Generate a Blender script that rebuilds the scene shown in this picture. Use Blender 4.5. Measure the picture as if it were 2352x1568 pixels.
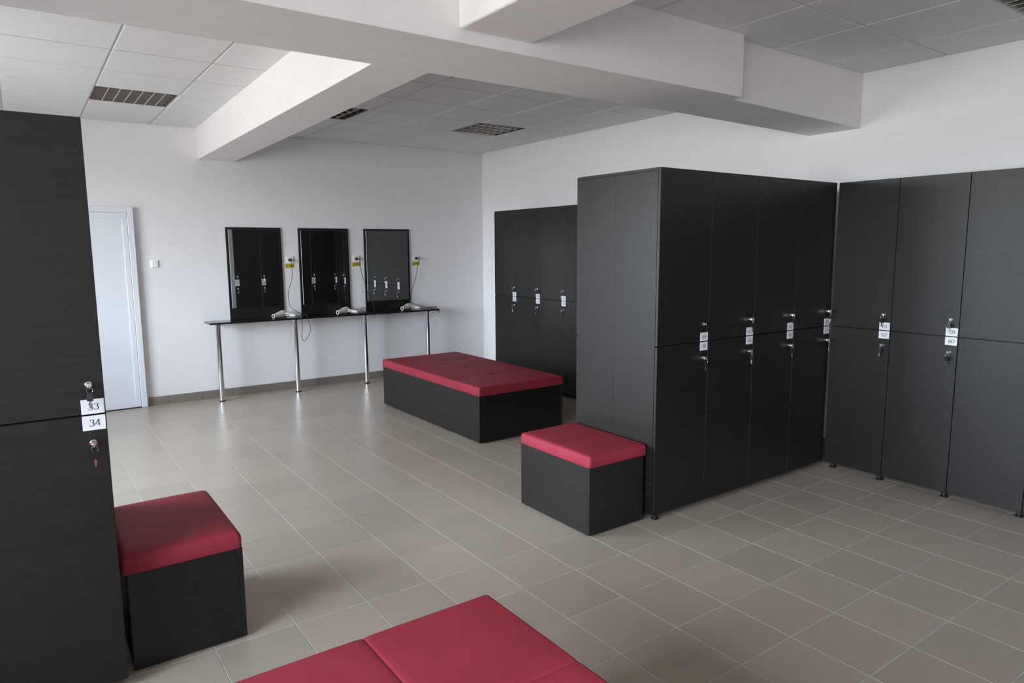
import bpy, bmesh, math, random
from mathutils import Vector, Matrix
random.seed(7)
for o in list(bpy.data.objects): bpy.data.objects.remove(o, do_unlink=True)
scn = bpy.context.scene
COL = scn.collection

# ------------------------------------------------------------------ camera
F_PX, CAM = 1582.92, Vector((-5.1967, -7.9902, 1.6178))
YAW, PITCH, ROLL = 0.6176, -0.1345, -0.0060
fwd = Vector((math.sin(YAW)*math.cos(PITCH), math.cos(YAW)*math.cos(PITCH), math.sin(PITCH)))
rt0 = Vector((math.cos(YAW), -math.sin(YAW), 0)); up0 = rt0.cross(fwd)
cr, sr = math.cos(ROLL), math.sin(ROLL)
rt, up = rt0*cr + up0*sr, up0*cr - rt0*sr
cam_d = bpy.data.cameras.new('camera'); cam = bpy.data.objects.new('camera', cam_d); COL.objects.link(cam)
cam_d.sensor_fit = 'HORIZONTAL'; cam_d.sensor_width = 36.0; cam_d.lens = F_PX*36/2352
cam_d.clip_start = 0.02; cam_d.clip_end = 200
cam.matrix_world = Matrix(((rt.x, up.x, -fwd.x, CAM.x), (rt.y, up.y, -fwd.y, CAM.y), (rt.z, up.z, -fwd.z, CAM.z), (0, 0, 0, 1)))
scn.camera = cam

# ------------------------------------------------------------------ view, sky, daylight
scn.view_settings.view_transform = 'Standard'; scn.view_settings.look = 'None'
scn.view_settings.gamma = 1.0; scn.view_settings.use_curve_mapping = False
scn.view_settings.exposure = 2.05
SKY = 9.0
world = bpy.data.worlds.new('overcast_sky'); scn.world = world; world.use_nodes = True
wn = world.node_tree; wn.nodes.clear()
wo = wn.nodes.new('ShaderNodeOutputWorld'); wb = wn.nodes.new('ShaderNodeBackground')
wt = wn.nodes.new('ShaderNodeTexCoord'); ws = wn.nodes.new('ShaderNodeSeparateXYZ'); wr = wn.nodes.new('ShaderNodeValToRGB')
wm = wn.nodes.new('ShaderNodeMapRange'); wm.inputs[1].default_value = -1; wm.inputs[2].default_value = 1
wn.links.new(wt.outputs['Generated'], ws.inputs[0]); wn.links.new(ws.outputs['Z'], wm.inputs[0])
wn.links.new(wm.outputs[0], wr.inputs[0]); wn.links.new(wr.outputs[0], wb.inputs[0]); wn.links.new(wb.outputs[0], wo.inputs[0])
e = wr.color_ramp.elements
e[0].position = 0.485; e[0].color = (0.30, 0.29, 0.285, 1)       # ground outside
e[1].position = 0.515; e[1].color = (0.85, 0.905, 1.0, 1)        # hazy horizon
n = e.new(1.0); n.color = (0.60, 0.745, 1.0, 1)                  # zenith
wb.inputs[1].default_value = SKY

XL, YF = -7.6, -10.6          # left wall and the wall behind the photographer
H = 2.880                     # suspended ceiling
WINS = [(-4.25, -1.05), (-9.9, -5.6)]; WZ0, WZ1 = 0.85, 2.50
for y0, y1 in WINS:           # portals: sample the sky through the window openings
    L = bpy.data.lights.new('window_portal', 'AREA'); L.shape = 'RECTANGLE'; L.size = WZ1-WZ0; L.size_y = y1-y0
    L.cycles.is_portal = True
    lo = bpy.data.objects.new('window_portal', L); COL.objects.link(lo)
    lo.location = (XL-0.14, (y0+y1)/2, (WZ0+WZ1)/2); lo.rotation_euler = (0, -math.pi/2, 0)

# ------------------------------------------------------------------ materials
def new_mat(name):
    m = bpy.data.materials.new(name); m.use_nodes = True
    return m, m.node_tree, m.node_tree.nodes['Principled BSDF']
def noise(nt, vec, scale, detail=2.0, rough=0.5):
    n = nt.nodes.new('ShaderNodeTexNoise'); n.inputs['Scale'].default_value = scale
    n.inputs['Detail'].default_value = detail; n.inputs['Roughness'].default_value = rough
    if vec: nt.links.new(vec, n.inputs['Vector'])
    return n
def ramp(nt, fac, stops):
    r = nt.nodes.new('ShaderNodeValToRGB'); nt.links.new(fac, r.inputs[0])
    el = r.color_ramp.elements
    el[0].position, el[0].color = stops[0][0], (*stops[0][1], 1)
    el[1].position, el[1].color = stops[-1][0], (*stops[-1][1], 1)
    for p, c in stops[1:-1]:
        x = el.new(p); x.color = (*c, 1)
    return r
def bump(nt, bsdf, h, strength, dist=0.001):
    b = nt.nodes.new('ShaderNodeBump'); b.inputs['Strength'].default_value = strength; b.inputs['Distance'].default_value = dist
    nt.links.new(h, b.inputs['Height']); nt.links.new(b.outputs[0], bsdf.inputs['Normal'])
def coords(nt, scale=(1, 1, 1), use='Object', rnd=False):
    tc = nt.nodes.new('ShaderNodeTexCoord'); mp = nt.nodes.new('ShaderNodeMapping'); mp.inputs['Scale'].default_value = scale
    nt.links.new(tc.outputs[use], mp.inputs['Vector'])
    if rnd:
        oi = nt.nodes.new('ShaderNodeObjectInfo'); mu = nt.nodes.new('ShaderNodeMath'); mu.operation = 'MULTIPLY'; mu.inputs[1].default_value = 57.0
        nt.links.new(oi.outputs['Random'], mu.inputs[0]); nt.links.new(mu.outputs[0], mp.inputs['Location'])
    return mp.outputs[0]
def simple(name, col, rough=0.5, metal=0.0, spec=0.5, var=0.0, bscale=0, bstr=0.0):
    m, nt, b = new_mat(name)
    b.inputs['Roughness'].default_value = rough; b.inputs['Metallic'].default_value = metal
    b.inputs['Specular IOR Level'].default_value = spec; b.inputs['Base Color'].default_value = (*col, 1)
    v = coords(nt)
    n = noise(nt, v, 9.0)
    lo = tuple(c*(1-var) for c in col); hi = tuple(min(1, c*(1+var)) for c in col)
    r = ramp(nt, n.outputs['Fac'], [(0.3, lo), (0.7, hi)]); nt.links.new(r.outputs[0], b.inputs['Base Color'])
    if bscale:
        nb = noise(nt, v, bscale, 3); bump(nt, b, nb.outputs['Fac'], bstr)
    return m
M = {}
M['wall'] = simple('wall_paint', (0.87, 0.852, 0.868), 0.65, var=0.012, bscale=260, bstr=0.10)
M['beam'] = simple('beam_paint', (0.86, 0.828, 0.832), 0.65, var=0.015, bscale=200, bstr=0.12)
M['ceil_tile'] = simple('ceiling_tile', (0.75, 0.74, 0.745), 0.85, var=0.02, bscale=420, bstr=0.35)
M['ceil_bar'] = simple('ceiling_bar', (0.55, 0.56, 0.55), 0.45, var=0.01)
M['slab'] = simple('slab', (0.25, 0.25, 0.25), 0.9)
M['grout'] = simple('grout', (0.46, 0.46, 0.48), 0.8, var=0.30)
M['pvc'] = simple('white_pvc', (0.80, 0.83, 0.88), 0.28, var=0.01)
M['plastic'] = simple('white_plastic', (0.90, 0.90, 0.89), 0.3, var=0.01)
M['dryer'] = simple('dryer_shell', (0.66, 0.66, 0.62), 0.38, var=0.01)
M['black'] = simple('black_plastic', (0.012, 0.012, 0.013), 0.4, var=0.1)
M['red_sw'] = simple('red_switch', (0.35, 0.02, 0.03), 0.4)
M['chrome'] = simple('chrome', (0.78, 0.79, 0.81), 0.10, 1.0)
M['steel'] = simple('key_steel', (0.66, 0.67, 0.66), 0.22, 1.0)
M['louver'] = simple('louver_aluminium', (0.72, 0.71, 0.68), 0.30, 1.0, var=0.03)
M['reflector'] = simple('reflector_aluminium_shaded', (0.30, 0.29, 0.27), 0.25, 1.0, var=0.03)  # dark reflections inside the fitting put into the metal colour
M['tray'] = simple('light_tray', (0.07, 0.063, 0.058), 0.5)  # near black: shade deep inside the fitting painted in
M['tube'] = simple('fluorescent_tube_shaded', (0.30, 0.29, 0.28), 0.35)  # white tube greyed, the shade around it put into its colour
M['mirror'] = simple('mirror_silver', (0.86, 0.88, 0.87), 0.012, 1.0)
M['bevel_glass'] = simple('mirror_bevel', (0.16, 0.18, 0.175), 0.5, 1.0)
M['plate'] = simple('number_plate', (0.68, 0.68, 0.72), 0.45, var=0.01)
M['ink'] = simple('black_ink', (0.015, 0.015, 0.018), 0.6)
M['yellow'] = simple('yellow_vinyl', (0.68, 0.47, 0.015), 0.45, var=0.03)

def wood(name, grain):
    m, nt, b = new_mat(name)
    v = coords(nt, grain, rnd=True)
    n1 = noise(nt, v, 3.0, 8, 0.62); n2 = noise(nt, v, 14.0, 4, 0.6)
    mx = nt.nodes.new('ShaderNodeMix'); mx.data_type = 'FLOAT'; mx.inputs['Factor'].default_value = 0.50
    nt.links.new(n1.outputs['Fac'], mx.inputs['A']); nt.links.new(n2.outputs['Fac'], mx.inputs['B'])
    r = ramp(nt, mx.outputs['Result'], [(0.34, (0.0028, 0.0022, 0.0021)), (0.52, (0.0068, 0.0054, 0.0050)), (0.68, (0.0200, 0.0160, 0.0142))])
    nt.links.new(r.outputs[0], b.inputs['Base Color'])
    b.inputs['Roughness'].default_value = 0.40; b.inputs['Specular IOR Level'].default_value = 0.50
    bump(nt, b, mx.outputs['Result'], 0.16, 0.0006)
    return m
M['wood'] = wood('wenge_laminate', (1.3, 1.3, 42))
M['shelf'] = simple('shelf_laminate', (0.012, 0.011, 0.011), 0.14, spec=0.6, var=0.2)

def leather():
    m, nt, b = new_mat('red_leatherette')
    v = coords(nt)
    n = noise(nt, v, 6.0, 3); r = ramp(nt, n.outputs['Fac'], [(0.3, (0.235, 0.020, 0.033)), (0.7, (0.275, 0.025, 0.040))])
    nt.links.new(r.outputs[0], b.inputs['Base Color'])
    vo = nt.nodes.new('ShaderNodeTexVoronoi'); vo.inputs['Scale'].default_value = 420; nt.links.new(v, vo.inputs['Vector'])
    bump(nt, b, vo.outputs['Distance'], 0.22, 0.0008)
    b.inputs['Roughness'].default_value = 0.60; b.inputs['Specular IOR Level'].default_value = 0.28
    return m
M['red'] = leather()

def tile_mat(name, base, island=False, rough=0.30):
    m, nt, b = new_mat(name)
    if island:
        g = nt.nodes.new('ShaderNodeNewGeometry'); rnd = g.outputs['Random Per Island']
    else:
        g = nt.nodes.new('ShaderNodeObjectInfo'); rnd = g.outputs['Random']
    v = coords(nt)
    sp = noise(nt, v, 240, 2, 0.6); cl = noise(nt, v, 5, 3)
    r = ramp(nt, sp.outputs['Fac'], [(0.3, tuple(c*0.86 for c in base)), (0.5, base), (0.72, tuple(c*1.12 for c in base))])
    hs = nt.nodes.new('ShaderNodeHueSaturation')
    mr = nt.nodes.new('ShaderNodeMapRange'); mr.inputs[3].default_value = 0.94; mr.inputs[4].default_value = 1.05
    nt.links.new(rnd, mr.inputs[0]); nt.links.new(mr.outputs[0], hs.inputs['Value']); nt.links.new(r.outputs[0], hs.inputs['Color'])
    nt.links.new(hs.outputs[0], b.inputs['Base Color'])
    rr = nt.nodes.new('ShaderNodeMapRange'); rr.inputs[3].default_value = rough-0.05; rr.inputs[4].default_value = rough+0.06
    nt.links.new(cl.outputs['Fac'], rr.inputs[0]); nt.links.new(rr.outputs[0], b.inputs['Roughness'])
    b.inputs['Specular IOR Level'].default_value = 0.5
    bump(nt, b, sp.outputs['Fac'], 0.06, 0.0006)
    return m
TILE = (0.400, 0.336, 0.270)
M['tile'] = tile_mat('floor_tile', TILE); M['tile_far'] = tile_mat('floor_tile_joined', TILE, True)
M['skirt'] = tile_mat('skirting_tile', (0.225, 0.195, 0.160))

def glass():
    m, nt, b = new_mat('window_glass')
    nt.nodes.remove(b)
    out = nt.nodes['Material Output']
    t = nt.nodes.new('ShaderNodeBsdfTransparent'); g = nt.nodes.new('ShaderNodeBsdfGlossy'); g.inputs['Roughness'].default_value = 0.02
    f = nt.nodes.new('ShaderNodeFresnel'); f.inputs[0].default_value = 1.45; mx = nt.nodes.new('ShaderNodeMixShader')
    t.inputs[0].default_value = (0.95, 0.97, 0.96, 1)
    nt.links.new(f.outputs[0], mx.inputs[0]); nt.links.new(t.outputs[0], mx.inputs[1]); nt.links.new(g.outputs[0], mx.inputs[2]); nt.links.new(mx.outputs[0], out.inputs[0])
    return m
M['glass'] = glass()

# ------------------------------------------------------------------ helpers
class MB:
    def __init__(s): s.v = []; s.f = []; s.smooth = False
    def add(s, vs, fs):
        k = len(s.v); s.v += [tuple(p) for p in vs]; s.f += [tuple(i+k for i in f) for f in fs]; return s
    def box(s, x0, x1, y0, y1, z0, z1):
        return s.add([(x0, y0, z0), (x1, y0, z0), (x1, y1, z0), (x0, y1, z0), (x0, y0, z1), (x1, y0, z1), (x1, y1, z1), (x0, y1, z1)],
                     [(0, 3, 2, 1), (4, 5, 6, 7), (0, 1, 5, 4), (1, 2, 6, 5), (2, 3, 7, 6), (3, 0, 4, 7)])
    def hexa(s, p):   # 8 points, bottom ring then top ring
        return s.add(p, [(0, 3, 2, 1), (4, 5, 6, 7), (0, 1, 5, 4), (1, 2, 6, 5), (2, 3, 7, 6), (3, 0, 4, 7)])
    def lathe(s, prof, seg=20, mat=None):      # prof: (radius, height) along z, caps closed where radius 0
        mat = mat or Matrix.Identity(4); vs, fs = [], []
        for r, z in prof:
            for i in range(seg):
                a = 2*math.pi*i/seg; vs.append(mat @ Vector((r*math.cos(a), r*math.sin(a), z)))
        for k in range(len(prof)-1):
            for i in range(seg):
                j = (i+1) % seg; fs.append((k*seg+i, k*seg+j, (k+1)*seg+j, (k+1)*seg+i))
        fs.append(tuple(reversed(range(seg)))); fs.append(tuple((len(prof)-1)*seg+i for i in range(seg)))
        return s.add(vs, fs)
    def tube(s, pts, r, seg=8, closed=False):
        n = len(pts); P = [Vector(p) for p in pts]; prev = None; vs, fs = [], []
        for i in range(n):
            t = (P[(i+1) % n]-P[i-1]) if closed else (P[min(i+1, n-1)]-P[max(i-1, 0)])
            t.normalize()
            a = prev if prev is not None else Vector((0.31, 0.17, 0.93))
            a = a - t*a.dot(t)
            if a.length < 1e-4: a = t.orthogonal()
            a.normalize(); prev = a; b = t.cross(a)
            for k in range(seg):
                w = 2*math.pi*k/seg; vs.append(P[i]+(a*math.cos(w)+b*math.sin(w))*r)
        for i in range(n if closed else n-1):
            for k in range(seg):
                m_ = (k+1) % seg; j = (i+1) % n
                fs.append((i*seg+k, i*seg+m_, j*seg+m_, j*seg+k))
        if not closed:
            fs.append(tuple(reversed(range(seg)))); fs.append(tuple((n-1)*seg+k for k in range(seg)))
        return s.add(vs, fs)
    def mesh(s, name, mat, bevel=0.0, seg=1, smooth=None):
        me = bpy.data.meshes.new(name); me.from_pydata(s.v, [], s.f)
        bm = bmesh.new(); bm.from_mesh(me)
        bmesh.ops.recalc_face_normals(bm, faces=bm.faces)
        if bevel: bmesh.ops.bevel(bm, geom=bm.edges[:], offset=bevel, segments=seg, profile=0.5, affect='EDGES', clamp_overlap=True)
        bm.to_mesh(me); bm.free(); me.materials.append(mat)
        if smooth:
            me.polygons.foreach_set('use_smooth', [True]*len(me.polygons))
            me.set_sharp_from_angle(angle=math.radians(smooth))
        return me
def put(name, me, parent=None, loc=(0, 0, 0), rot=(0, 0, 0)):
    o = bpy.data.objects.new(name, me); COL.objects.link(o); o.location = loc; o.rotation_euler = rot
    if parent is not None: o.parent = parent
    return o
def tag(o, label, cat, group=None):
    o['label'] = label; o['category'] = cat
    if group: o['group'] = group
    return o
def thing(name, label, cat, loc=(0, 0, 0), rz=0.0, group=None):
    o = bpy.data.objects.new(name, None); COL.objects.link(o); o.empty_display_size = 0.1
    o.location = loc; o.rotation_euler = (0, 0, rz)
    return tag(o, label, cat, group)
def struct(o, label=None):
    o['kind'] = 'structure'
    if label: o['label'] = label
    return o
def spline(pts, n=8):
    P = [Vector(p) for p in pts]; out = []
    for i in range(len(P)-1):
        p0, p1, p2, p3 = P[max(i-1, 0)], P[i], P[i+1], P[min(i+2, len(P)-1)]
        for k in range(n):
            t = k/n; out.append(0.5*((2*p1)+(p2-p0)*t+(2*p0-5*p1+4*p2-p3)*t*t+(3*p1-p0-3*p2+p3)*t**3))
    return out+[P[-1]]

# ------------------------------------------------------------------ room shell
T = 0.15
floor = struct(put('floor', MB().box(XL-T, T, YF-T, T, -0.15, -0.0012).mesh('floor', M['grout'])), 'beige porcelain tiled floor with pale grout joints')
struct(put('wall_back', MB().box(XL-T, T, 0, T, -0.1, 3.2).mesh('wall_back', M['wall'])), 'white painted wall with mirrors, shelf and door')
struct(put('wall_right', MB().box(0, T, YF-T, 0, -0.1, 3.2).mesh('wall_right', M['wall'])), 'white painted wall behind the long locker rows')
struct(put('wall_front', MB().box(XL-T, 0, YF-T, YF, -0.1, 3.2).mesh('wall_front', M['wall'])), 'white painted wall behind the photographer')
wl = MB()
ys = [YF] + [y for w in sorted(WINS) for y in w] + [0]
for i in range(0, len(ys), 2): wl.box(XL-T, XL, ys[i], ys[i+1], -0.1, 3.2)
for y0, y1 in WINS: wl.box(XL-T, XL, y0, y1, -0.1, WZ0); wl.box(XL-T, XL, y0, y1, WZ1, 3.2)
struct(put('wall_left', wl.mesh('wall_left', M['wall'])), 'white painted window wall')
for k, (y0, y1) in enumerate(WINS):
    xa, xb, f = XL-0.11, XL-0.05, 0.06
    nb = 3
    fr = MB().box(xa, xb, y0, y1, WZ0, WZ0+f).box(xa, xb, y0, y1, WZ1-f, WZ1)
    for i in range(nb+1):
        c = y0+f/2+(y1-y0-f)*i/nb
        fr.box(xa, xb, c-f/2, c+f/2, WZ0+f, WZ1-f)
    w = struct(put('window_%d' % (k+1), fr.mesh('window', M['pvc'])), 'wide white framed window')
    for i in range(nb):
        c0 = y0+f+(y1-y0-f)*i/nb; c1 = y0+(y1-y0-f)*(i+1)/nb
        put('pane', MB().box(XL-0.083, XL-0.079, c0, c1, WZ0+f, WZ1-f).mesh('pane', M['glass']), w)
    put('window_sill', MB().box(XL-0.05, XL+0.06, y0, y1, WZ0, WZ0+0.025).mesh('window_sill', M['pvc'], 0.004), w)

# ---- floor tiles
TS, TX0, TY0, G = 0.330, -2.034, -5.148, 0.0032
def proj(p):
    d = Vector(p)-CAM; z = d.dot(fwd)
    return (1176+F_PX*d.dot(rt)/z, 784-F_PX*d.dot(up)/z, z) if z > 0.05 else None
FOOT = [(-2.24, -0.48, -5.27, -4.60), (-0.44, 0, -4.58, -0.97), (-0.44, 0, -9, -5.31), (-5.9, -5.0, -5.2, -4.53),
        (-2.19, -1.31, -3.28, -1.44), (-2.70, -2.29, -5.22, -4.59), (-4.9, -4.02, -8.0, -6.2), (-4.96, -4.55, -5.12, -4.5)]
full_tile = None
def tile_box(x0, x1, y0, y1):
    b = 0.0012
    return MB().add([(x0, y0, -0.008), (x1, y0, -0.008), (x1, y1, -0.008), (x0, y1, -0.008),
                     (x0, y0, -b), (x1, y0, -b), (x1, y1, -b), (x0, y1, -b),
                     (x0+b, y0+b, 0), (x1-b, y0+b, 0), (x1-b, y1-b, 0), (x0+b, y1-b, 0)],
                    [(0, 3, 2, 1)] + [(i, (i+1) % 4, 4+(i+1) % 4, 4+i) for i in range(4)] +
                    [(4+i, 4+(i+1) % 4, 8+(i+1) % 4, 8+i) for i in range(4)] + [(8, 9, 10, 11)])
tiles = []
i0, i1 = math.floor((XL-TX0)/TS), math.ceil((0-TX0)/TS); j0, j1 = math.floor((YF-TY0)/TS), math.ceil((0-TY0)/TS)
for i in range(i0, i1):
    for j in range(j0, j1):
        x0, x1 = TX0+i*TS+G/2, TX0+(i+1)*TS-G/2; y0, y1 = TY0+j*TS+G/2, TY0+(j+1)*TS-G/2
        whole = x0 >= XL and x1 <= 0 and y0 >= YF and y1 <= 0
        x0, x1, y0, y1 = max(x0, XL), min(x1, 0), max(y0, YF), min(y1, 0)
        if x1-x0 < 0.01 or y1-y0 < 0.01: continue
        seen = 0.0
        for a in (0.1, 0.5, 0.9):
            for b in (0.1, 0.5, 0.9):
                px, py = x0+(x1-x0)*a, y0+(y1-y0)*b
                if any(q[0] < px < q[1] and q[2] < py < q[3] for q in FOOT): continue
                p = proj((px, py, 0))
                if p and -5 < p[0] < 2357 and -5 < p[1] < 1573: seen += (CAM.z/p[2]**3)
        tiles.append((seen*(x1-x0)*(y1-y0), x0, x1, y0, y1, whole))
tiles.sort(reverse=True)
full_me = tile_box(-TS/2+G/2, TS/2-G/2, -TS/2+G/2, TS/2-G/2).mesh('floor_tile', M['tile'])
rest = MB(); ntile = 0
for s, x0, x1, y0, y1, whole in tiles:
    if s > 0 and ntile < 300:
        ntile += 1; cx, cy = (x0+x1)/2, (y0+y1)/2
        me = full_me if whole else tile_box(x0-cx, x1-cx, y0-cy, y1-cy).mesh('floor_tile', M['tile'])
        put('floor_tile', me, floor, (cx, cy, 0))
    else:
        t = tile_box(x0, x1, y0, y1); rest.add(t.v, t.f)
ft = put('floor_tiles_beyond', rest.mesh('floor_tiles_beyond', M['tile_far']), floor); ft['kind'] = 'stuff'

# ---- skirting tiles
BBH, BBW, BBX = 0.0883, 0.3282, -4.0119
bb = struct(put('baseboard_back', MB().box(-4.20, -0.013, -0.006, 0, 0, BBH-0.002).mesh('baseboard_back', M['grout'])), 'low skirting of beige tiles along the mirror wall')
x = BBX+BBW*math.ceil((0-BBX)/BBW)
while x > -4.20:
    a, b = max(x-BBW+0.0015, -4.20), min(x-0.0015, -0.013)
    if b-a > 0.01: put('skirting_tile', MB().box(a, b, -0.012, 0, 0, BBH).mesh('skirting_tile', M['skirt'], 0.0012), bb)
    x -= BBW
br = struct(put('baseboard_right', MB().box(-0.006, 0, -9.0, 0, 0, BBH-0.002).mesh('baseboard_right', M['grout'])), 'low skirting of beige tiles behind the lockers')
y = 0.0
me = MB().box(-0.012, 0, -BBW/2+0.0015, BBW/2-0.0015, 0, BBH).mesh('skirting_tile', M['skirt'], 0.0012)
for k in range(27): put('skirting_tile', me, br, (0, -BBW*(k+0.5), 0))

# ---- ceiling, beams
ceiling = struct(put('ceiling', MB().box(XL-T, T, YF-T, T, H+0.10, H+0.25).mesh('ceiling', M['slab'])), 'suspended ceiling of pale square tiles between plastered beams')
BY0, BY1, BY2, BX2, BZ = -4.7027, -5.2542, -5.1763, -1.5205, 2.5201
mb = MB().box(XL, BX2, BY1, BY0, BZ, H+0.1)
put('beam', mb.mesh('beam', M['beam'], 0.004, 2), ceiling)['label'] = 'deep white plastered beam crossing the room'
y0r, zr = -4.7638, 2.4865
mb = MB().hexa([(BX2-0.01, BY2, BZ+0.002), (0, BY2, zr), (0, y0r, zr), (BX2-0.01, BY0, BZ+0.002), (BX2-0.01, BY2, H+0.1), (0, BY2, H+0.1), (0, y0r, H+0.1), (BX2-0.01, BY0, H+0.1)])
put('beam', mb.mesh('beam', M['beam'], 0.003), ceiling)['label'] = 'slimmer end of the beam at the right wall'
mb = MB().hexa([(-3.6936, BY0, 2.5252), (-3.3754, BY0, 2.5252), (-3.2066, 0, 2.5621), (-3.5733, 0, 2.5621),
                (-3.6936, BY0, H+0.1), (-3.3754, BY0, H+0.1), (-3.2066, 0, H+0.1), (-3.5733, 0, H+0.1)])
put('beam', mb.mesh('beam', M['beam'], 0.003), ceiling)['label'] = 'white cross beam running to the mirror wall'
mb = MB().box(-3.5331, -3.1306, YF, BY1, 2.5757, H+0.1)
put('beam', mb.mesh('beam', M['beam'], 0.012, 3), ceiling)['label'] = 'white cross beam over the near side of the room'

# ---- ceiling tiles, bars and recessed lights (one grid for each bay)
LIGHTS = []
def bay(bx0, bx1, by0, by1, gx, gy, light_cells, skew=None):
    """bx0..bx1, by0..by1 bay; gx, gy one grid crossing; light_cells indices of recessed lights"""
    bw = 0.0075          # tegular tiles hang lower than the bars, which show as shadow gaps
    xs = [gx+0.6*k for k in range(-30, 31) if bx0+0.02 < gx+0.6*k < bx1-0.02]
    yl = [gy+0.6*k for k in range(-30, 31) if by0+0.02 < gy+0.6*k < by1-0.02]
    for xx in xs: put('ceiling_bar', MB().box(xx-bw, xx+bw, by0, by1, H+0.008, H+0.03).mesh('ceiling_bar', M['ceil_bar']), ceiling)
    xe = [bx0]+xs+[bx1]; ye = [by0]+yl+[by1]
    for yy in yl:
        for a, b in zip(xe[:-1], xe[1:]):
            put('ceiling_bar', MB().box(a+bw, b-bw, yy-bw, yy+bw, H+0.008, H+0.03).mesh('ceiling_bar', M['ceil_bar']), ceiling)
    for a, b in zip(xe[:-1], xe[1:]):
        for c, d in zip(ye[:-1], ye[1:]):
            if any(a < lx < b and c < ly < d for lx, ly in light_cells):
                LIGHTS.append((a, b, c, d)); continue
            k = ((a+b)/2, (c+d)/2)
            g = bw+0.0003
            put('ceiling_tile', MB().box(a+g-k[0], b-g-k[0], c+g-k[1], d-g-k[1], 0, 0.016).mesh('ceiling_tile', M['ceil_tile'], 0.0015), ceiling, (k[0], k[1], H))
GX, GY = -1.251, -0.7033; LX, LY = -4.0046, -0.3966; RX, RY = -1.1004, -5.7547
bay(-3.45, 0, BY0-0.05, 0, GX, GY, [(GX+0.3, GY-0.9), (GX-1.5, GY-0.9)])
bay(XL, -3.45, BY0-0.05, 0, LX, LY, [(LX-0.3, LY-0.9)])
bay(-3.14, 0, YF, BY2, RX, RY, [(RX+0.3, RY-0.9)])
bay(XL, -3.52, YF, BY1, LX, RY, [])

# ------------------------------------------------------------------ door, switch
dr = struct(put('door_1', MB().box(-5.25, -4.2745, -0.030, 0.0, 0, 2.0525).box(-4.2745, -4.218, -0.045, 0, 0, 2.0525).box(-5.25, -4.2745, -0.045, -0.030, 1.995, 2.0525).mesh('door_frame', M['pvc'], 0.004)), 'white plastic panelled door beside the light switch')
lf = put('door_leaf', MB().box(-5.18, -4.277, -0.040, -0.030, 0.010, 0.090).box(-5.18, -4.277, -0.040, -0.030, 1.942, 1.992)
         .box(-4.324, -4.277, -0.040, -0.030, 0.090, 1.942).box(-5.18, -5.13, -0.040, -0.030, 0.090, 1.942).mesh('door_leaf', M['pvc'], 0.003), dr)
put('door_panel', MB().box(-5.13, -4.324, -0.0335, -0.0305, 0.090, 1.942).mesh('door_panel', M['pvc'], 0.001), lf)
put('door_gap_shade', MB().box(-5.18, -4.277, -0.0385, -0.030, 0.0, 0.0095).mesh('door_gap_shade', M['black']), dr)  # solid black strip painted as the shade under the leaf
put('door_handle', MB().box(-5.165, -5.140, -0.048, -0.040, 0.98, 1.16).tube([(-5.152, -0.048, 1.08), (-5.152, -0.085, 1.08), (-5.145, -0.092, 1.08), (-5.03, -0.092, 1.08)], 0.009, 10).mesh('door_handle', M['pvc']), dr)
sw = thing('light_switch', 'square white light switch on the wall beside the door', 'light switch', (-4.050, 0, 1.478))
mb = MB().add([(-.0415, 0, -.0415), (.0415, 0, -.0415), (.0415, 0, .0415), (-.0415, 0, .0415), (-.0415, -.002, -.0415), (.0415, -.002, -.0415), (.0415, -.002, .0415), (-.0415, -.002, .0415),
               (-.027, -.011, -.029), (.027, -.011, -.029), (.027, -.011, .033), (-.027, -.011, .033)],
              [(0, 1, 2, 3)]+[(i, (i+1) % 4, 4+(i+1) % 4, 4+i) for i in range(4)]+[(4+i, 4+(i+1) % 4, 8+(i+1) % 4, 8+i) for i in range(4)]+[(8, 9, 10, 11)])
put('switch_frame', mb.mesh('switch_frame', M['plastic']), sw)
put('rocker', MB().hexa([(-.0265, -.0155, -.028), (.0265, -.0155, -.028), (.0265, -.0105, -.028), (-.0265, -.0105, -.028), (-.0265, -.012, .032), (.0265, -.012, .032), (.0265, -.0105, .032), (-.0265, -.0105, .032)]).mesh('rocker', M['plastic'], 0.0008), sw)

# ------------------------------------------------------------------ digits (serif-like pen strokes)
def arc(cx, cy, rx, ry, a0, a1, n=22): return [(cx+rx*math.cos(math.radians(a0+(a1-a0)*i/n)), cy+ry*math.sin(math.radians(a0+(a1-a0)*i/n))) for i in range(n+1)]
DIG = {
 '0': [arc(.25, .5, .20, .47, 90, 450, 36)],
 '1': [[(.26, .02), (.26, .97)], [(.10, .84), (.25, .95)], [(.12, .02), (.40, .02)]],
 '2': [arc(.23, .73, .18, .24, 165, -25)+[(.30, .45), (.05, .06)], [(.04, .05), (.45, .05), (.47, .16)]],
 '3': [arc(.23, .75, .16, .22, 160, -80)+[(.20, .52)], arc(.21, .27, .20, .26, 80, -150)],
 '4': [[(.35, .97), (.03, .29), (.48, .29)], [(.35, .97), (.35, .0)]],
 '5': [[(.44, .95), (.15, .95), (.10, .58)], [(.10, .58)]+arc(.19, .30, .23, .29, 80, -150)],
 '6': [[(.44, .97)]+arc(.42, .40, .36, .55, 105, 190), arc(.26, .29, .19, .28, 0, 360, 30)],
 '7': [[(.05, .84), (.07, .94), (.45, .94), (.20, .0)]],
 '8': [arc(.25, .74, .15, .22, 0, 360, 30), arc(.25, .26, .19, .25, 0, 360, 30)],
 '9': [[(.06, .02)]+arc(.08, .60, .36, .56, -75, 10), arc(.24, .70, .19, .28, 0, 360, 30)]}
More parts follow.
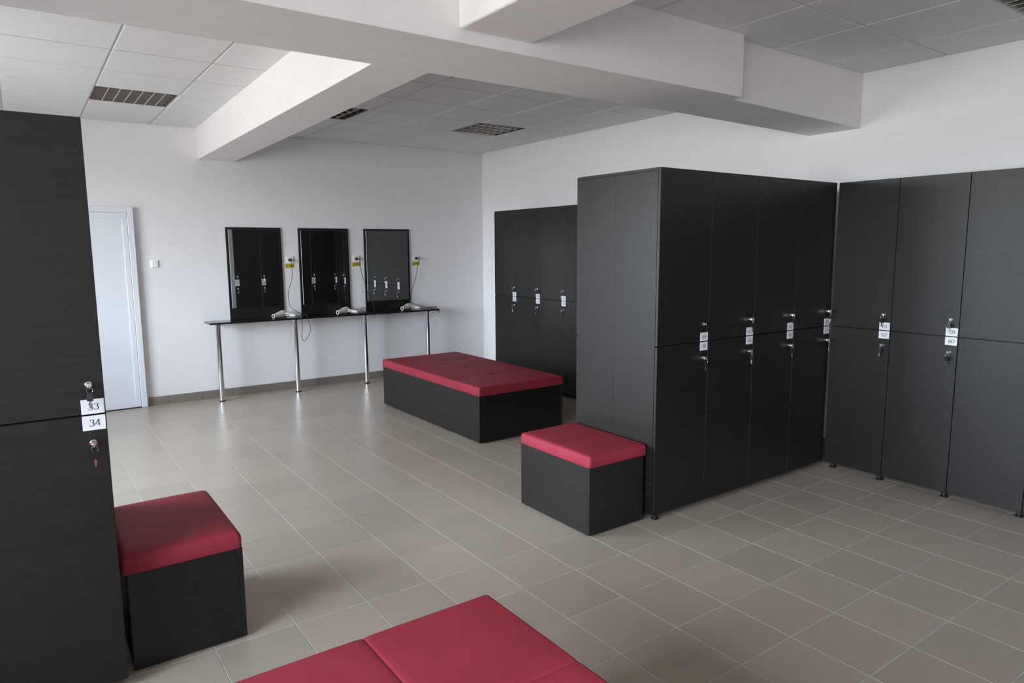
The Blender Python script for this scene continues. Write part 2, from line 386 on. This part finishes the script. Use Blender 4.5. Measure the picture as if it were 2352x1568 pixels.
def strokes(mb, lines, ox, oz, sx, sz, thin, thick):
    for ln in lines:
        P = [Vector((ox+x*sx, oz+z*sz)) for x, z in ln]; L_, R_ = [], []
        for i, p in enumerate(P):
            t = (P[min(i+1, len(P)-1)]-P[max(i-1, 0)]).normalized()
            h = thin+(thick-thin)*abs(t.y)**1.3
            nrm = Vector((-t.y, t.x))*h*sz
            L_.append((p.x+nrm.x, 0, p.y+nrm.y)); R_.append((p.x-nrm.x, 0, p.y-nrm.y))
        k = len(P); mb.add(L_+R_, [(i, i+1, k+i+1, k+i) for i in range(k-1)])
NUMCACHE = {}
def number_mesh(txt):
    if txt not in NUMCACHE:
        mb = MB(); hgt = 0.0240; wd = 0.0345
        x = -len(txt)*0.0172/2
        for ch in txt: strokes(mb, DIG[ch], x, -hgt/2, wd, hgt, 0.024, 0.070); x += 0.0172
        NUMCACHE[txt] = mb.mesh('number', M['ink'])
    return NUMCACHE[txt]

# ------------------------------------------------------------------ lockers
ZB, ZT, ZM = 0.0413, 2.0593, 1.0510
PLATE = MB().box(-.035, .035, -.0012, 0, -.026, .026).mesh('number_plate', M['plate'], 0.0003)
ry90 = Matrix.Rotation(math.radians(90), 4, 'X')         # z -> -y
LOCK = MB().lathe([(.0105, 0), (.0115, .001), (.0115, .004), (.0085, .006), (.0085, .015), (.0078, .0165), (.006, .0165), (.0055, .0155)], 24, ry90).mesh('lock', M['chrome'], smooth=35)
FOOTM = MB().lathe([(.020, 0), (.022, .002), (.022, .008), (.014, .012), (.014, ZB)], 16).mesh('foot', M['black'], smooth=35)
def make_key_meshes():
    ins = MB().box(-.0014, .0014, -.034, -.014, -.010, .010).mesh('inserted_key', M['steel'], 0.0009)
    ring = MB().tube([(0.0095*math.cos(a), 0, 0.0095*math.sin(a)) for a in [2*math.pi*i/24 for i in range(24)]], 0.0009, 6, True).mesh('key_ring', M['chrome'], smooth=60)
    bow = MB()
    out = [(.0095, -.030), (.0110, -.012), (.0095, -.004), (.005, 0), (-.005, 0), (-.0095, -.004), (-.0110, -.012), (-.0095, -.030)]
    k = len(out); bow.add([(x, -.0022, z) for x, z in out]+[(x, .0022, z) for x, z in out], [tuple(range(k)), tuple(range(2*k-1, k-1, -1))]+[(i, (i+1) % k, k+(i+1) % k, k+i) for i in range(k)])
    bow.box(-.0075, .0075, -.0030, .0030, -.026, -.020)
    bl = MB(); o2 = [(-.0042, 0), (.0042, 0), (.0042, -.014), (.0025, -.017), (.0030, -.021), (.0012, -.026), (-.0024, -.026), (-.0042, -.022)]
    k = len(o2); bl.add([(x, -.0009, z) for x, z in o2]+[(x, .0009, z) for x, z in o2], [tuple(range(k)), tuple(range(2*k-1, k-1, -1))]+[(i, (i+1) % k, k+(i+1) % k, k+i) for i in range(k)])
    return ins, ring, bow.mesh('key_bow', M['black']), bl.mesh('key_blade', M['steel'])
KEYM = make_key_meshes()
def add_key(owner, x, z, num, pos, where):
    """a pair of keys on a ring: one in the lock, one hanging in front of the door"""
    rnd = random.Random(num*13+5)
    mw = Matrix.Translation(owner.location) @ Matrix.Rotation(owner.rotation_euler.z, 4, 'Z')
    p = mw @ Vector((x, 0, z))
    t = thing('key_pair', 'keys in the %s lock of door %d, %s' % (pos, num, where), 'keys', p, owner.rotation_euler.z, 'locker keys')
    put('inserted_key', KEYM[0], t)
    rg = rnd.uniform(-0.9, 0.9)
    put('key_ring', KEYM[1], t, (0, -.029, -.0165), (0, 0, rg))
    b = put('hanging_key', KEYM[2], t, (math.sin(rg)*0.001, -.029, -.0235), (0.0, rnd.uniform(-0.06, 0.06), rnd.uniform(-0.9, 0.9)))
    put('key_blade', KEYM[3], b, (0, 0, -.030))
DOORC = {}
def locker(num, w, d, loc, rz, group, where, label=None, keys=(True, True), digits=True, plates=True, wall_row=False, first=False):
    label = label or 'dark two door locker numbered %d and %d, %s' % (num, num+1, where)
    t = thing('locker', label, 'locker', loc, rz, group)
    key = (round(w, 4), round(d, 4))
    if key not in DOORC:
        p = 0.016; y0 = 0.0195
        body = MB().box(0.0006, p, y0, d, ZB, ZT-0.018).box(w-p, w-0.0006, y0, d, ZB, ZT-0.018).box(p, w-p, y0, d, ZB, ZB+p).box(p, w-p, y0+.005, d, ZM-.008, ZM+.008).box(p, w-p, d-.006, d, ZB+p, ZT-.018)
        top = MB().box(0.0002, w-0.0002, y0-0.001, d, ZT-0.0172, ZT)
        g = 0.0016
        du = MB().box(g, w-g, 0, .018, ZM+.0024, ZT-0.0005); dl = MB().box(g, w-g, 0, .018, ZB, ZM-.0024)
        DOORC[key] = [body.mesh('locker_body', M['wood'], 0.0006), top.mesh('top_panel', M['wood'], 0.0008), du.mesh('door', M['wood'], 0.0010), dl.mesh('door', M['wood'], 0.0017)]
    m = DOORC[key]
    put('locker_body', m[0], t); put('top_panel', m[1], t)
    fl = (0.05, 0.035) if first else (0.05, 0.14)
    fr = (w-0.024, 0.035) if wall_row else (w-0.05, 0.12)
    for f in (fl, fr, (0.05, d-0.05), (w-0.05, d-0.05)): put('foot', FOOTM, t, (f[0], f[1], 0))
    for q, (me, nn, zl, zp, pos) in enumerate(((m[2], num, 1.158, 1.0795, 'upper'), (m[3], num+1, 0.951, 1.0215, 'lower'))):
        dd = put('door', me, t)
        put('lock', LOCK, dd, (w-0.047, 0, zl))
        if plates: put('number_plate', PLATE, dd, (w-0.040, 0, zp))
        if digits: put('number', number_mesh(str(nn)), dd, (w-0.0375, -0.0016, zp))
        if keys[q]: add_key(t, w-0.047, zl, nn, pos, where)
    return t
ORD = ['first', 'second', 'third', 'fourth', 'fifth', 'sixth', 'seventh', 'eighth']
XI, YI, YIB, WI = -2.2577, -5.2858, -4.5798, 0.4492
DI = (YIB-YI)/2-0.0005
for k, num in enumerate((69, 67, 65, 63)):
    locker(num, WI, DI, (XI+WI*k, YI, 0), 0, 'lockers of the free standing block', '%s from the red box seat' % ORD[k], keys=(num != 69, True), first=(k == 0))
for k, num in enumerate((71, 73, 75, 77)):
    locker(num, WI, DI, (XI+WI*(k+1), YIB, 0), math.pi, 'lockers on the mirror side of the free standing block', '%s on the block side reflected in mirrors' % ORD[k])
XR, WR, WB, YB = -0.4548, 0.4157, 0.4530, -0.9584
for k, num in enumerate((61, 59)):
    locker(num, WR, 0.43, (XR, YI-0.0100-WR*k, 0), -math.pi/2, 'lockers along the right wall', '%s from the inner locker corner' % ORD[k], wall_row=True, first=(k == 0))
for k in range(2, 8):  # row carried on out of view; far lockers added to darken bounced light
    locker(61-2*k, WR, 0.43, (XR, YI-0.0100-WR*k, 0), -math.pi/2, 'lockers along the right wall', '',
           'dark two door wall locker, %s from the inner locker corner' % ORD[k], keys=(False, False), digits=False, plates=False, wall_row=True)
for k in range(8):
    locker(93-2*k, WB, 0.43, (XR, YB-WB*k, 0), -math.pi/2, 'lockers on the right wall beyond the block', '%s from the white room corner' % ORD[k], wall_row=True, first=(k == 0))
XA, YA = -4.9876, -5.2224
locker(33, WI, DI, (XA-WI, YA, 0), 0, 'lockers of the block beside the low red seat', 'next to the plump red seat')
for k in (1, 2):
    locker(33+2*k, WI, DI, (XA-WI*(k+1), YA, 0), 0, 'lockers of the block beside the low red seat', '',
           'dark two door locker, %s from the plump red seat, in the row of door 33' % ORD[k], keys=(False, False), digits=False)
for k in range(3):
    locker(31-2*k, WI, DI, (XA-WI*k, YA+2*DI+0.001, 0), math.pi, 'lockers backing onto the row of door 33', '',
           'dark plain locker facing the mirror wall, %s from the plump red seat' % ORD[k], keys=(False, False), digits=False, plates=False)

# ------------------------------------------------------------------ benches
def cushion_mesh(w, d, h, r, sx=(), sy=(), puff=0.0, depth=0.004, tuft=False):
    def axis(L, seams):
        s = {0, L}
        for i in range(9): s |= {r*(1-math.cos(math.pi/2*i/8)), L-r*(1-math.cos(math.pi/2*i/8))}
        nn = max(8, int(L/0.06))
        s |= {r+(L-2*r)*i/nn for i in range(nn+1)}
        if tuft: s |= {L/2+k*0.012 for k in range(-5, 6)}
        for q in seams: s |= {q+k*0.003 for k in range(-4, 5)} | {q-.03, q+.03, q-.02, q+.02}
        out = []
        for v in sorted(s):
            if not out or v-out[-1] > 0.0008: out.append(v)
        return out
    X, Y = axis(w, sx), axis(d, sy)
    drop = lambda t: r-math.sqrt(max(0, r*r-(r-t)**2)) if t < r else 0.0
    def z(x, y):
        v = h - max(drop(min(x, w-x)), drop(min(y, d-y)), min(h*0.9, math.hypot(drop(min(x, w-x)), drop(min(y, d-y)))))
        v += puff*(max(0, 4*x*(w-x)/w/w*4*y*(d-y)/d/d))**0.35
        for q in sx: v -= depth*math.exp(-abs(x-q)/0.0055)+depth*0.5*math.exp(-((x-q)/0.03)**2)
        for q in sy: v -= depth*math.exp(-abs(y-q)/0.0055)+depth*0.5*math.exp(-((y-q)/0.03)**2)
        if tuft:
            for q in sy: v -= 0.013*math.exp(-((x-w/2)**2+(y-q)**2)/0.0012)
        return v
    # rounded vertical corners in plan
    def pl(x, y):
        rc = 0.016; cx = min(max(x, rc), w-rc); cy = min(max(y, rc), d-rc); dx, dy = x-cx, y-cy
        if dx and dy:
            L_ = math.hypot(dx, dy); m_ = max(abs(dx), abs(dy)); return cx+dx*m_/L_, cy+dy*m_/L_
        return x, y
    nx, ny = len(X), len(Y); vs, fs = [], []
    for y in Y:
        for x in X: vs.append((*pl(x, y), z(x, y)))
    for j in range(ny-1):
        for i in range(nx-1): fs.append((j*nx+i, j*nx+i+1, (j+1)*nx+i+1, (j+1)*nx+i))
    loop = [i for i in range(nx)]+[j*nx+nx-1 for j in range(1, ny)]+[(ny-1)*nx+i for i in range(nx-2, -1, -1)]+[j*nx for j in range(ny-2, 0, -1)]
    prev = loop
    for zz in (0.30, 0.06, 0.0):
        cur = []
        for v in loop:
            x, y, z0 = vs[v]; ins = 0.003 if zz == 0.0 else 0.0
            x += ins*(1 if x < w/2 else -1) if (x < 0.02 or x > w-0.02) else 0
            y += ins*(1 if y < d/2 else -1) if (y < 0.02 or y > d-0.02) else 0
            cur.append(len(vs)); vs.append((x, y, min(z0, h*zz)))
        k = len(loop)
        for i in range(k): fs.append((prev[i], cur[i], cur[(i+1) % k], prev[(i+1) % k]))
        prev = cur
    fs.append(tuple(prev))
    mb = MB().add(vs, fs)
    return mb.mesh('cushion', M['red'], smooth=50)
SMALLFOOT = MB().lathe([(.018, 0), (.020, .002), (.020, .012)], 14).mesh('foot', M['black'], smooth=35)
def bench(name, label, x, y, w, d, zc, h, inset=(0, 0, 0, 0), group=None, **kw):
    """inset of the box under the cushion: left, right, front, back"""
    t = thing(name, label, 'bench', (x, y, 0), 0, group)
    x0, x1, y0, y1 = inset[0], w-inset[1], inset[2], d-inset[3]; p = 0.018; zb = 0.010
    put('side_panel', MB().box(x0, x0+p, y0+p+.0008, y1, zb, zc-.001).mesh('side_panel', M['wood'], 0.0008), t)
    put('side_panel', MB().box(x1-p, x1, y0, y1, zb, zc-.001).mesh('side_panel', M['wood'], 0.0008), t)
    put('front_panel', MB().box(x0, x1-p-.0012, y0, y0+p, zb, zc-.001).mesh('front_panel', M['wood'], 0.0008), t)
    put('back_panel', MB().box(x0+p+.0008, x1-p-.0012, y1-p, y1, zb, zc-.001).mesh('back_panel', M['wood'], 0.0008), t)
    put('seat_board', MB().box(x0+p+.001, x1-p-.0015, y0+p+.001, y1-p-.001, zc-.020, zc-.001).mesh('seat_board', M['wood']), t)
    nf = 3 if d > 1 else 2
    for fx in (x0+.03, x1-.03):
        for k in range(nf): put('foot', SMALLFOOT, t, (fx, y0+.04+(y1-y0-.08)*k/(nf-1), 0))
    put('cushion', cushion_mesh(w, d, h, **kw), t, (0, 0, zc))
    return t
bench('seat_box', 'small dark box seat with red cushion against the locker block end', -2.7141, -5.2294, 0.4530, 0.6525, 0.4011, 0.0674, (0.004, 0.022, 0.004, 0.004), r=0.020, puff=0.006)
bench('seat_box', 'small dark box seat with plump red cushion beside locker 33', -4.9804, -5.1331, 0.4414, 0.6318, 0.3984, 0.0730, (0.02, 0.0, 0.006, 0.004), r=0.034, puff=0.010)
BS = dict(r=0.016, sx=(0.4503,), puff=0.003)
bench('long_bench', 'long dark bench with quilted red cushion in front of the mirror wall', -2.1963, -3.2914, 0.9006, 1.8638, 0.4041, 0.0766, (0.006, 0.006, 0.006, 0.006), r=0.016, sy=(0.466, 0.932, 1.398), puff=0.003, depth=0.003, tuft=True)
bench('long_bench', 'long bench with quilted red cushion in the middle of the open floor', -4.9136, -8.0368, 0.9006, 1.8638, 0.4041, 0.0766, (0.006, 0.006, 0.006, 0.006), r=0.014, sx=(0.4550,), sy=(0.466, 0.932, 1.398), puff=0.003, depth=0.0035)

# ------------------------------------------------------------------ vanity shelf and mirrors
SZ = 0.853
sh = thing('vanity_shelf', 'narrow black shelf on chrome legs under the three mirrors', 'table', (-2.236, -0.14, 0))
def at(x, y, z): return (x+2.236, y+0.14, z)
put('shelf_top', MB().box(*[v+2.236 for v in (-3.612, -0.852)], -0.272+0.14, -0.0005+0.14, SZ-0.019, SZ).mesh('shelf_top', M['shelf'], 0.0012), sh)
leg_me = MB().lathe([(.0275, .012), (.0275, SZ-.024)], 32).mesh('leg', M['chrome'], smooth=35)
cap_me = MB().lathe([(.029, 0), (.030, .002), (.030, .012), (.0275, .014)], 32).mesh('leg_foot', M['black'], smooth=35)
fl_me = MB().lathe([(.038, SZ-.026), (.038, SZ-.0195)], 32).mesh('leg_plate', M['chrome'], smooth=35)
for lx in (-3.526, -2.6994, -1.8572, -1.003):
    l = put('leg', leg_me, sh, at(lx, -0.238, 0)); put('leg_foot', cap_me, l); put('leg_plate', fl_me, l)
for lx in (-3.50, -2.70, -1.90, -1.05):
    put('wall_bracket', MB().box(-.022, .022, -.045, -.001, SZ-.047, SZ-.0195).mesh('wall_bracket', M['plastic'], 0.002), sh, at(lx, 0, 0))
MX = [(-3.341, -2.746), (-2.5474, -1.9422), (-1.7417, -1.1298)]; MTOP = 1.8616
mlab = ['dark framed wall mirror over the shelf, the one closest to the door',
        'dark framed wall mirror over the shelf, the middle one of three',
        'dark framed wall mirror over the shelf, the one closest to the room corner']
for (a, b), lab in zip(MX, mlab):
    c = (a+b)/2; w = (b-a)/2
    t = thing('wall_mirror', lab, 'mirror', (c, 0, SZ+0.0005), 0, 'mirrors above the shelf')
    hgt = MTOP-SZ
    put('backing_board', MB().box(-w, w, -0.018, -0.0005, 0, hgt).mesh('backing_board', M['wood'], 0.0008), t)
    fx, z0, z1 = w-0.025, 0.122, hgt-0.022; bv = 0.004
    g = MB().add([(-fx, -.0185, z0), (fx, -.0185, z0), (fx, -.0185, z1), (-fx, -.0185, z1), (-fx+bv, -.0225, z0+bv), (fx-bv, -.0225, z0+bv), (fx-bv, -.0225, z1-bv), (-fx+bv, -.0225, z1-bv)],
                 [(0, 3, 2, 1), (4, 5, 6, 7)]+[(i, (i+1) % 4, 4+(i+1) % 4, 4+i) for i in range(4)])
    me = g.mesh('mirror_glass', M['mirror']); me.materials.append(M['bevel_glass'])
    for p in me.polygons:
        if abs(p.normal.y) < 0.99: p.material_index = 1
    put('mirror_glass', me, t, (0, -0.0026, 0), (0, 0, -0.0085))

# ------------------------------------------------------------------ sockets and warning stickers
def text_mesh(txt, size, name):
    cu = bpy.data.curves.new(name, 'FONT'); cu.body = txt; cu.size = size; cu.align_x = 'CENTER'; cu.align_y = 'CENTER'; cu.offset = size*0.022
    o = bpy.data.objects.new(name, cu); COL.objects.link(o)
    dg = bpy.context.evaluated_depsgraph_get(); me = bpy.data.meshes.new_from_object(o.evaluated_get(dg))
    bpy.data.objects.remove(o, do_unlink=True); bpy.data.curves.remove(cu)
    for v in me.vertices: v.co = (v.co.x, 0, v.co.y)
    me.materials.clear(); me.materials.append(M['ink']); me.name = name
    return me
V230 = text_mesh('230V', 0.026, 'lettering')
tri = MB()
def ring_poly(mb, pts, inner):
    k = len(pts); cx = sum(p[0] for p in pts)/k; cz = sum(p[1] for p in pts)/k
    q = [(cx+(p[0]-cx)*inner, cz+(p[1]-cz)*inner) for p in pts]
    mb.add([(x, 0, z) for x, z in pts+q], [(i, (i+1) % k, k+(i+1) % k, k+i) for i in range(k)])
ring_poly(tri, [(-.017, -.015), (.017, -.015), (0, .0165)], 0.78)
tri.add([(.002, 0, .008), (-.004, 0, -.002), (.0005, 0, -.0015), (-.002, 0, -.0105), (.0045, 0, .0005), (.0005, 0, .0003)], [(0, 1, 2, 5), (2, 3, 4, 5)])
TRI = tri.mesh('warning_triangle', M['ink'])
BORD = MB(); ring_poly(BORD, [(-.0495, -.024), (.0495, -.024), (.0495, .024), (-.0495, .024)], 0.955); BORD = BORD.mesh('sticker_border', M['ink'])
SOCK = [(-2.654, 1.499, 'between the door side mirror and the middle mirror'), (-1.845, 1.501, 'between the middle mirror and the corner side mirror'), (-1.032, 1.497, 'on the room corner side of the mirrors')]
for x, z, where in SOCK:
    s = thing('wall_socket', 'white wall socket '+where, 'socket', (x, 0, z), 0, 'wall sockets')
    put('socket_plate', MB().box(-.043, .043, -.009, -.0005, -.041, .041).mesh('socket_plate', M['plastic'], 0.004, 2), s)
    put('socket_insert', MB().lathe([(.0215, 0), (.0215, .0015), (.0195, .0015), (.0195, .0002)], 28, Matrix.Translation((0, -.009, 0)) @ ry90).mesh('socket_insert', M['plastic'], smooth=35), s)
    k = thing('warning_sticker', 'yellow voltage warning sticker below the socket '+where, 'sticker', (x, 0, z-0.0665), 0, 'warning stickers')
    put('sticker_sheet', MB().box(-.050, .050, -.0012, -.0003, -.0245, .0245).mesh('sticker_sheet', M['yellow']), k)
    put('sticker_border', BORD, k, (0, -.0016, 0)); put('warning_triangle', TRI, k, (-.0285, -.0016, 0)); put('lettering', V230, k, (.0195, -.0016, 0))

# ------------------------------------------------------------------ hair dryers
def dryer(label, tip, ang_body, ang_handle, cord, sock):
    """lies on the shelf; tip = nozzle position (x, y); angles of body axis and handle in the shelf plane"""
    t = thing('hair_dryer', label, 'hair dryer', (tip[0], tip[1], SZ+0.0005), 0, 'hair dryers on the shelf')
    zc = 0.041
    body = Vector((math.cos(ang_body), math.sin(ang_body), 0)); tilt = Vector((body.x, body.y, 0.09)).normalized()
    q = Vector((0, 0, 1)).rotation_difference(tilt).to_matrix().to_4x4()
    m = Matrix.Translation((0, 0, 0.026)) @ q
    put('dryer_body', MB().lathe([(.017, 0.002), (.0205, .0), (.0215, .004), (.0225, .012), (.028, .060), (.036, .100), (.0415, .130), (.0425, .150), (.0405, .172), (.034, .188), (.026, .195)], 32, m).mesh('dryer_body', M['dryer'], smooth=35), t)
    put('nozzle_rim', MB().lathe([(.0225, .001), (.0225, -.003), (.0165, -.003), (.0165, .001)], 32, m).mesh('nozzle_rim', M['plastic'], smooth=35), t)
    put('nozzle_shade_disc', MB().lathe([(.0164, .0005), (.0164, -.0012)], 24, m).mesh('nozzle_shade_disc', M['black']), t)  # black disc painted as the shade inside the nozzle
    put('air_grille', MB().lathe([(.025, .194), (.0255, .199), (.018, .201)], 24, m).mesh('air_grille', M['black'], smooth=35), t)
    hb = m @ Vector((0, 0, 0.135)); hd = Vector((math.cos(ang_handle), math.sin(ang_handle), 0)); side = Vector((-hd.y, hd.x, 0))
    rings = [(0.0, .025, .021, .046), (0.035, .0235, .0200, .039), (.075, .021, .0185, .0300), (.115, .0205, .0180, .0225), (.143, .0185, .0165, .0185), (.150, .013, .011, .0180)]
    mb = MB(); vs, fs = [], []; S = 20
    for s_, a, b, zz in rings:
        for i in range(S):
            w = 2*math.pi*i/S; cx, sx_ = math.cos(w), math.sin(w)
            ex = abs(cx)**0.7*(1 if cx > 0 else -1); ez = abs(sx_)**0.7*(1 if sx_ > 0 else -1)
            p = hb+hd*s_+side*a*ex; vs.append((p.x, p.y, zz+b*ez))
    for k in range(len(rings)-1):
        for i in range(S): fs.append((k*S+i, k*S+(i+1) % S, (k+1)*S+(i+1) % S, (k+1)*S+i))
    fs += [tuple(range(S)), tuple((len(rings)-1)*S+i for i in range(S))]
    h = put('handle', mb.add(vs, fs).mesh('handle', M['plastic'], smooth=45), t)
    for s_, mt, zz in ((.040, 'black', .0415), (.056, 'red_sw', .038), (.072, 'black', .0345)):     # rocker switches on the side facing the room
        p = hb+hd*s_-side*(.0215 if s_ > .05 else .0225)
        bm_ = MB(); a, b, c = hd*.0055, side*.0035, Vector((0, 0, .0055)); o = Vector((p.x, p.y, zz-.004))
        bm_.hexa([o-a-b-c, o+a-b-c, o+a+b-c, o-a+b-c, o-a-b+c, o+a-b+c, o+a+b+c, o-a+b+c])
        put('switch_button', bm_.mesh('switch_button', M[mt], 0.001), h)
    he = hb+hd*.146
    loc = Vector((tip[0], tip[1], SZ+0.0005))
    pts = [Vector((he.x-hd.x*.004, he.y-hd.y*.004, .016)), Vector((he.x+hd.x*.02, he.y+hd.y*.02, .012))]+[Vector(p)-loc for p in cord]
    put('power_cord', MB().tube(spline(pts, 7), 0.0031, 8).mesh('power_cord', M['black'], smooth=60), t)
    sx, sz = sock; pl = Matrix.Translation(Vector((sx, -0.0095, sz))-loc) @ ry90
    put('plug', MB().lathe([(.0185, 0), (.0185, .012), (.014, .022), (.010, .034), (.006, .040)], 20, pl).mesh('plug', M['black'], smooth=40), t)
Z0 = SZ+0.004
dryer('white hair dryer with a long cord loop dangling over the shelf edge', (-2.925, -0.185), math.radians(30), math.radians(-18),
      [(-2.655, -0.215, Z0), (-2.62, -0.24, 0.875), (-2.595, -0.262, 0.892), (-2.580, -0.290, 0.868), (-2.570, -0.300, 0.822), (-2.546, -0.300, 0.736), (-2.562, -0.300, 0.672), (-2.595, -0.300, 0.615),
       (-2.629, -0.300, 0.594), (-2.654, -0.300, 0.629), (-2.645, -0.300, 0.718), (-2.642, -0.300, 0.792), (-2.655, -0.292, 0.845), (-2.655, -0.262, 0.866), (-2.62, -0.20, 0.868), (-2.600, -0.12, 0.888), (-2.649, -0.075, 0.927), (-2.683, -0.04, 0.970), (-2.697, -0.035, 1.036),
       (-2.697, -0.035, 1.131), (-2.668, -0.038, 1.22), (-2.646, -0.042, 1.309), (-2.648, -0.046, 1.424), (-2.652, -0.060, 1.480), (-2.654, -0.0495, 1.499)], (-2.654, 1.499))
dryer('white hair dryer lying between the middle mirror and the corner side mirror', (-2.175, -0.185), math.radians(30), math.radians(-28),
      [(-1.92, -0.215, Z0), (-1.86, -0.22, Z0), (-1.82, -0.205, 0.872), (-1.834, -0.195, 0.915), (-1.868, -0.19, 0.918), (-1.880, -0.185, 0.893), (-1.850, -0.175, 0.866), (-1.79, -0.15, Z0), (-1.70, -0.13, Z0), (-1.672, -0.10, 0.90), (-1.690, -0.075, 0.985),
       (-1.727, -0.055, 1.09), (-1.753, -0.045, 1.188), (-1.788, -0.045, 1.295), (-1.811, -0.05, 1.391), (-1.823, -0.07, 1.462), (-1.836, -0.068, 1.492), (-1.845, -0.0495, 1.501)], (-1.845, 1.501))
dryer('white hair dryer with coiled cord at the room corner end of the shelf', (-1.335, -0.185), math.radians(30), math.radians(-18),
      [(-1.06, -0.225, Z0), (-0.97, -0.24, 0.860), (-0.90, -0.225, Z0), (-0.846, -0.20, 0.862), (-0.823, -0.20, 0.838), (-0.828, -0.22, 0.808), (-0.86, -0.283, 0.806), (-0.90, -0.285, 0.838), (-0.96, -0.262, 0.866), (-1.02, -0.23, 0.870), (-0.95, -0.19, 0.864),
       (-0.885, -0.20, 0.868), (-0.852, -0.215, 0.874), (-0.90, -0.235, 0.880), (-0.99, -0.232, 0.880), (-1.075, -0.232, 0.893), (-1.165, -0.205, 0.925), (-1.205, -0.150, 0.952), (-1.165, -0.075, 0.962), (-1.138, -0.040, 0.985), (-1.133, -0.036, 1.033), (-1.092, -0.038, 1.154), (-1.051, -0.042, 1.281),
       (-1.030, -0.05, 1.402), (-1.022, -0.07, 1.462), (-1.026, -0.068, 1.488), (-1.032, -0.0495, 1.497)], (-1.032, 1.497))

# ------------------------------------------------------------------ recessed ceiling lights (switched off)
lname = {0: 'square louvred ceiling light nearest the back right room corner', 1: 'square louvred ceiling light half hidden behind the cross beam', 2: 'square louvred ceiling light above the door side of the room', 3: 'square louvred ceiling light over the numbered lockers 59 to 62'}
order = []
for a, b, c, d in LIGHTS:
    m = ((a+b)/2, (c+d)/2)
    order.append(2 if m[0] < -3.8 else 3 if m[1] < -5 else 1 if m[0] < -2 else 0)
for (a, b, c, d), k in zip(LIGHTS, order):
    cx, cy = (a+b)/2, (c+d)/2; hx, hy = (b-a)/2-0.0125, (d-c)/2-0.0125
    t = thing('ceiling_light', lname[k], 'ceiling light', (cx, cy, H+0.003), 0, 'recessed ceiling lights')
    put('light_tray', MB().box(-hx, hx, -hy, hy, .078, .082).box(-hx, -hx+.004, -hy, hy, 0.0, .078).box(hx-.004, hx, -hy, hy, 0.0, .078).box(-hx+.004, hx-.004, -hy, -hy+.004, 0.0, .078).box(-hx+.004, hx-.004, hy-.004, hy, 0.0, .078).mesh('light_tray', M['tray']), t)
    rows, cols = 4, 7
    px, py = (2*hx-.008)/cols, (2*hy-.008)/rows
    for i in range(rows+1):      # long parabolic reflectors
        y = -hy+.004+py*i; tb = .001; tw = .016
        y0t, y1t = max(-hy+.004, y-tw), min(hy-.004, y+tw); y0b, y1b = max(-hy+.004, y-tb), min(hy-.004, y+tb)
        put('reflector', MB().hexa([(-hx+.004, y0b, 0), (hx-.004, y0b, 0), (hx-.004, y1b, 0), (-hx+.004, y1b, 0), (-hx+.004, y0t, .048), (hx-.004, y0t, .048), (hx-.004, y1t, .048), (-hx+.004, y1t, .048)]).mesh('reflector', M['reflector']), t)
    for j in range(1, cols):     # cross blades
        x = -hx+.004+px*j
        put('louver_blade', MB().hexa([(x-.0035, -hy+.005, -.0002), (x+.0035, -hy+.005, -.0002), (x+.0035, hy-.005, -.0002), (x-.0035, hy-.005, -.0002), (x-.0008, -hy+.005, .045), (x+.0008, -hy+.005, .045), (x+.0008, hy-.005, .045), (x-.0008, hy-.005, .045)]).mesh('louver_blade', M['louver']), t)
    for i in range(rows):
        y = -hy+.004+py*(i+.5)
        put('lamp_tube', MB().tube([(-hx+.01, y, .062), (hx-.01, y, .062)], .0125, 12).mesh('lamp_tube', M['tube'], smooth=40), t)
